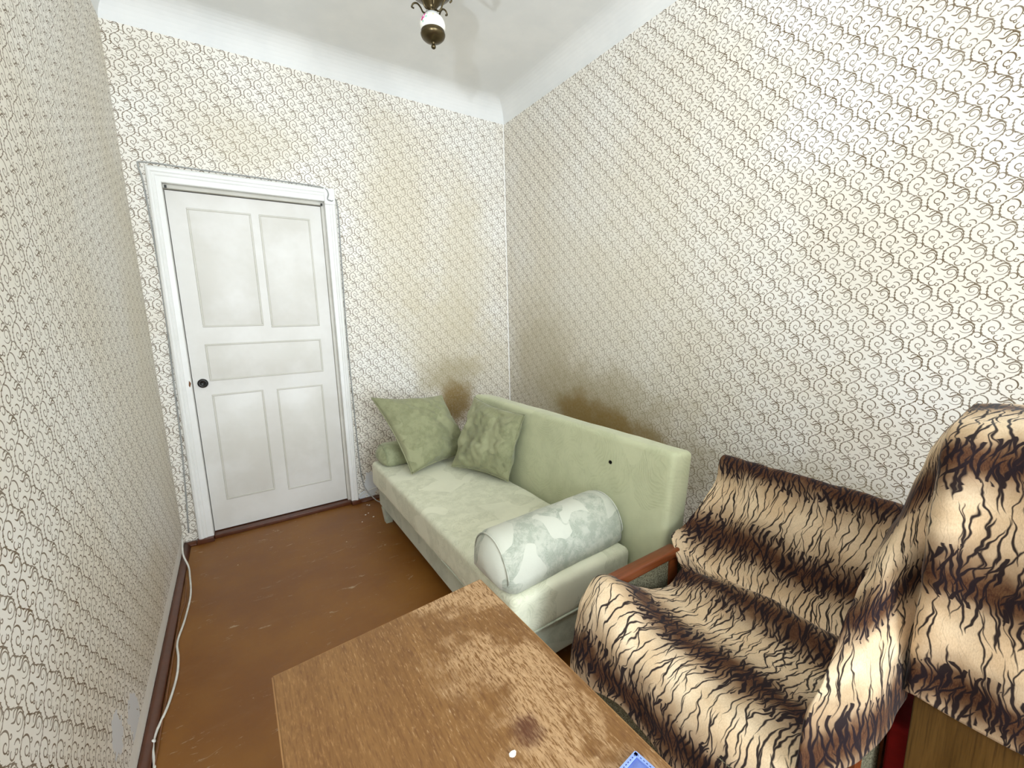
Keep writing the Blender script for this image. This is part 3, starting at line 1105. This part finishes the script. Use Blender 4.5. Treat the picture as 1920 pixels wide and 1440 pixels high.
cols.append([(1.85, -2.79, .72), (1.84, -2.785, .80), (1.80, -2.782, .89), (1.75, -2.782, .96), (1.69, -2.79, .985), (1.665, -2.782, .935), (1.635, -2.772, .865), (1.55, -2.752, .755), (1.44, -2.748, .665), (1.315, -2.757, .578), (1.240, -2.757, .535), (1.190, -2.762, .410)])
ctrl = [[cols[c][r] for c in range(len(cols))] for r in range(len(face))]
G = cr_grid(ctrl, 130, 130)
UV = grid_uv(G)
G = add_wrinkles(G, .006, 8.0, 7.0, .0018, 24)
b2 = grid_mesh('tiger_blanket', G, UV, mat_tiger2)
tag(b2, 'tiger-striped plush blanket hanging over the tall chair at the right edge', 'blanket', 'tiger plush blankets')

# ------------------------------------------------------------------ table
table = thing('table', 'worn brown veneer table with a pale scratched top in the foreground', 'table')
TZ, TT = .72, .020
TC = [(.373, -2.278), (.796, -2.249), (.818, -3.30), (.380, -3.30)]
bm = bmesh.new()
loft(bm, [[Vector((x, y, TZ - TT)) for x, y in TC], [Vector((x, y, TZ)) for x, y in TC]])
bmesh.ops.bevel(bm, geom=[e for e in bm.edges if all(v.co.z > TZ - .001 for v in e.verts)], offset=.0012, segments=2, affect='EDGES')
from_bm('tabletop', bm, mat_table, table)
for k in range(4):                                     # edge banding
    a, b = Vector((*TC[k], 0)), Vector((*TC[(k + 1) % 4], 0))
    d = (b - a).normalized(); n = Vector((d.y, -d.x, 0))
    cen = Vector((.59, -2.78, 0))
    if n.dot(a - cen) < 0: n = -n
    bm = bmesh.new()
    loft(bm, [[p, p + n * .0022, p + n * .0022 + Vector((0, 0, TT - .002)), p + Vector((0, 0, TT - .002))] for p in (a + Vector((0, 0, TZ - TT)), b + Vector((0, 0, TZ - TT)))])
    from_bm('edge_band', bm, mat_table_edge, table)
for (x, y) in ((.415, -2.325), (.755, -2.300), (.770, -3.24), (.425, -3.24)):
    bm = bmesh.new()
    loft(bm, [[Vector((x + a * r, y + b * r, z)) for a, b in ((-1, -1), (1, -1), (1, 1), (-1, 1))] for r, z in ((.014, 0), (.022, TZ - TT - .001))])
    from_bm('table_leg', bm, mat_table_edge, table)
rbox('table_apron', (.41, -2.335, TZ - .10), (.76, -2.315, TZ - TT - .0005), .002, mat_table, table)
rbox('table_apron', (.41, -3.25, TZ - .10), (.775, -3.23, TZ - TT - .0005), .002, mat_table, table)
rbox('table_side_apron', (.405, -3.24, TZ - .10), (.422, -2.325, TZ - TT - .0005), .002, mat_table, table)
rbox('table_side_apron', (.752, -3.24, TZ - .10), (.769, -2.325, TZ - TT - .0005), .002, mat_table, table)
bm = bmesh.new()
ring = [Vector((.641 + .0055 * math.cos(a) * (1 + .3 * math.sin(3 * a)), -2.621 + .004 * math.sin(a), TZ + .0003)) for a in [k * PI / 4 for k in range(8)]]
loft(bm, [ring, [p * 1 + Vector((0, 0, .002)) for p in ring]])
tag(from_bm('paint_flake', bm, mat_flake), 'single white speck of paint lying on the worn tabletop', 'flake')

# blue cloth corner on the table
cl = thing('cloth', 'corner of a folded blue cloth lying on the worn table', 'cloth')
c0, e1, e2 = Vector((.781, -2.716, TZ)), Vector((-.10, -.010, 0)).normalized(), Vector((.016, -.13, 0)).normalized()
bm = bmesh.new()
nn = 14
lay = []
for zz in (.0006, .0045):
    lay.append([[bm.verts.new(c0 + e1 * (.17 * i / nn) + e2 * (.22 * j / nn) + Vector((0, 0, zz + (.0015 * (noise.noise((i * .5, j * .5, 1)) + .6) if zz > .002 else 0)))) for i in range(nn + 1)] for j in range(nn + 1)])
for L, fl in ((lay[0], True), (lay[1], False)):
    for j in range(nn):
        for i in range(nn):
            q = (L[j][i], L[j][i + 1], L[j + 1][i + 1], L[j + 1][i])
            bm.faces.new(q[::-1] if fl else q)
for i in range(nn):
    for j in (0, nn):
        bm.faces.new((lay[0][j][i], lay[0][j][i + 1], lay[1][j][i + 1], lay[1][j][i]))
        bm.faces.new((lay[0][i][j], lay[0][i + 1][j], lay[1][i + 1][j], lay[1][i][j]))
sheet = from_bm('cloth_sheet', bm, mat_denim, cl, True)
for a, b, ln in ((e1, e2, .17), (e2, e1, .22)):
    bm = bmesh.new()
    secs = []
    for k in range(12):
        p = c0 + a * (.002 + (ln - .004) * k / 11) + Vector((0, 0, .0052))
        secs.append([p + b * .0005, p + b * .0065, p + b * .0065 + Vector((0, 0, .0018)), p + b * .0005 + Vector((0, 0, .0018))])
    loft(bm, secs)
    from_bm('hem', bm, mat_stitch2, sheet)
bm = bmesh.new()
for a, b, ln in ((e1, e2, .16), (e2, e1, .20)):
    k = .006
    while k < ln:
        p = c0 + a * k + b * .0042 + Vector((0, 0, .0072))
        tube(bm, [p, p + a * .0022], .0006, 5)
        k += .0048
o = from_bm('stitching', bm, mat_stitch, sheet)
o['kind'] = 'stuff'

# ------------------------------------------------------------------ chandelier
LX, LYY, LZ = 1.135, -1.40, 2.325
lamp = thing('chandelier', 'brass chandelier with a flowered porcelain ball hanging from the ceiling', 'lamp')
O = (LX, LYY, LZ)
lathe('finial', [(0, 0.0), (0.005, 0.00072), (0.0085, 0.00432), (0.009, 0.00864), (0.0065, 0.01368), (0.0055, 0.01656), (0.008, 0.01872), (0.009, 0.02088), (0.004, 0.02232), (0, 0.02232)], mat_brass, lamp, 24, O)
lathe('brass_cap', [(0.006, 0.02016), (0.012, 0.02128), (0.022, 0.02465), (0.034, 0.03083), (0.042, 0.03813), (0.0455, 0.04487), (0.0462, 0.04936), (0.0435, 0.05021), (0.0445, 0.05273), (0.044, 0.05835), (0.04, 0.05919), (0.0, 0.05919)], mat_brass, lamp, 48, O)
m, bs, colr, blob = mat_porcelain_nodes
X.nt = m.node_tree
# direction from lamp towards the camera
dv = (Vector((CX, CY, CZ)) - Vector((LX, LYY, LZ + .115))).normalized()
side = Vector((0, 0, 1)).cross(dv).normalized()
vv = dv.cross(side)
cpt = Vector((LX, LYY, LZ + .083))
for (a, b, r, c) in ((-.029, .094, .0062, srgb(226, 140, 186)), (-.016, .098, .0060, srgb(224, 150, 196)), (-.022, .088, .0078, srgb(206, 84, 148)), (-.027, .081, .0052, srgb(184, 56, 116)), (-.021, .090, .0026, srgb(250, 236, 246)),
                     (-.010, .084, .0046, srgb(146, 194, 168)), (-.024, .073, .0036, srgb(130, 186, 158)), (-.006, .095, .0032, srgb(168, 204, 178)), (.016, .092, .0034, srgb(236, 214, 160))):
    colr = mix(blob(a, b, r), colr, c)
mat_porcelain = fin(m, bs, colr, .12, .6)
lathe('porcelain_ball', [(0.028, 0.05819), (0.0415, 0.06001), (0.0465, 0.06866), (0.0478, 0.07685), (0.0465, 0.08596), (0.0425, 0.09597), (0.035, 0.10417), (0.026, 0.10872), (0, 0.10872)], mat_porcelain, lamp, 48, O)
lathe('ball_collar', [(0.01, 0.108), (0.027, 0.10872), (0.028, 0.11232), (0.022, 0.11736), (0.012, 0.12024), (0.01, 0.12384), (0, 0.12384)], mat_cable_grey, lamp, 32, O)
lathe('brass_cup', [(0.01, 0.123), (0.015, 0.126), (0.013, 0.131), (0.02, 0.139), (0.032, 0.155), (0.05, 0.171), (0.076, 0.189), (0.082, 0.205), (0.074, 0.221), (0.036, 0.231), (0.018, 0.243), (0.014, 0.273), (0, 0.273)], mat_brass, lamp, 40, O)
lathe('brass_body', [(0, 0.253), (0.03, 0.258), (0.052, 0.278), (0.062, 0.305), (0.058, 0.333), (0.045, 0.355), (0.022, 0.373), (0.014, 0.403), (0.012, 0.55), (0, 0.55)], mat_brass, lamp, 40, O)
lathe('ceiling_canopy', [(.012, .52), (.02, .54), (.045, .57), (.055, .60), (.056, .6155), (0, .6155)], mat_brass, lamp, 32, O)
for k in range(6):                                     # scrolling leaf ornaments below the cup
    a = k * PI / 3 + .30
    d = Vector((math.cos(a), math.sin(a), 0))
    Bp = Vector(O)
    pts = [Bp + d * r + Vector((0, 0, z)) for r, z in ((.016, .130), (.026, .124), (.036, .130), (.044, .146), (.056, .160), (.070, .162), (.078, .152), (.070, .146))]
    tube_obj('leaf_scroll', pts, .0032, mat_brass, lamp, 5, 6)
for k in range(3):                                     # arms with candle bulbs
    a = math.radians(8 + 120 * k)
    d = Vector((math.cos(a), math.sin(a), 0))
    Bp = Vector(O)
    pts = [Bp + d * r + Vector((0, 0, z)) for r, z in ((.04, .36), (.09, .345), (.15, .315), (.20, .308), (.228, .318), (.235, .335))]
    arm = tube_obj('lamp_arm', pts, .006, mat_brass, lamp, 6, 8)
    e = Bp + d * .235
    lathe('lamp_socket', [(0, .330), (.016, .332), (.020, .345), (.014, .365), (0, .365)], mat_brass, arm, 20, (e.x, e.y, LZ))
    lathe('candle_bulb', [(0, .3655), (.012, .366), (.024, .385), (.030, .405), (.026, .43), (.014, .455), (.003, .475), (0, .476)], mat_bulb, arm, 20, (e.x, e.y, LZ))
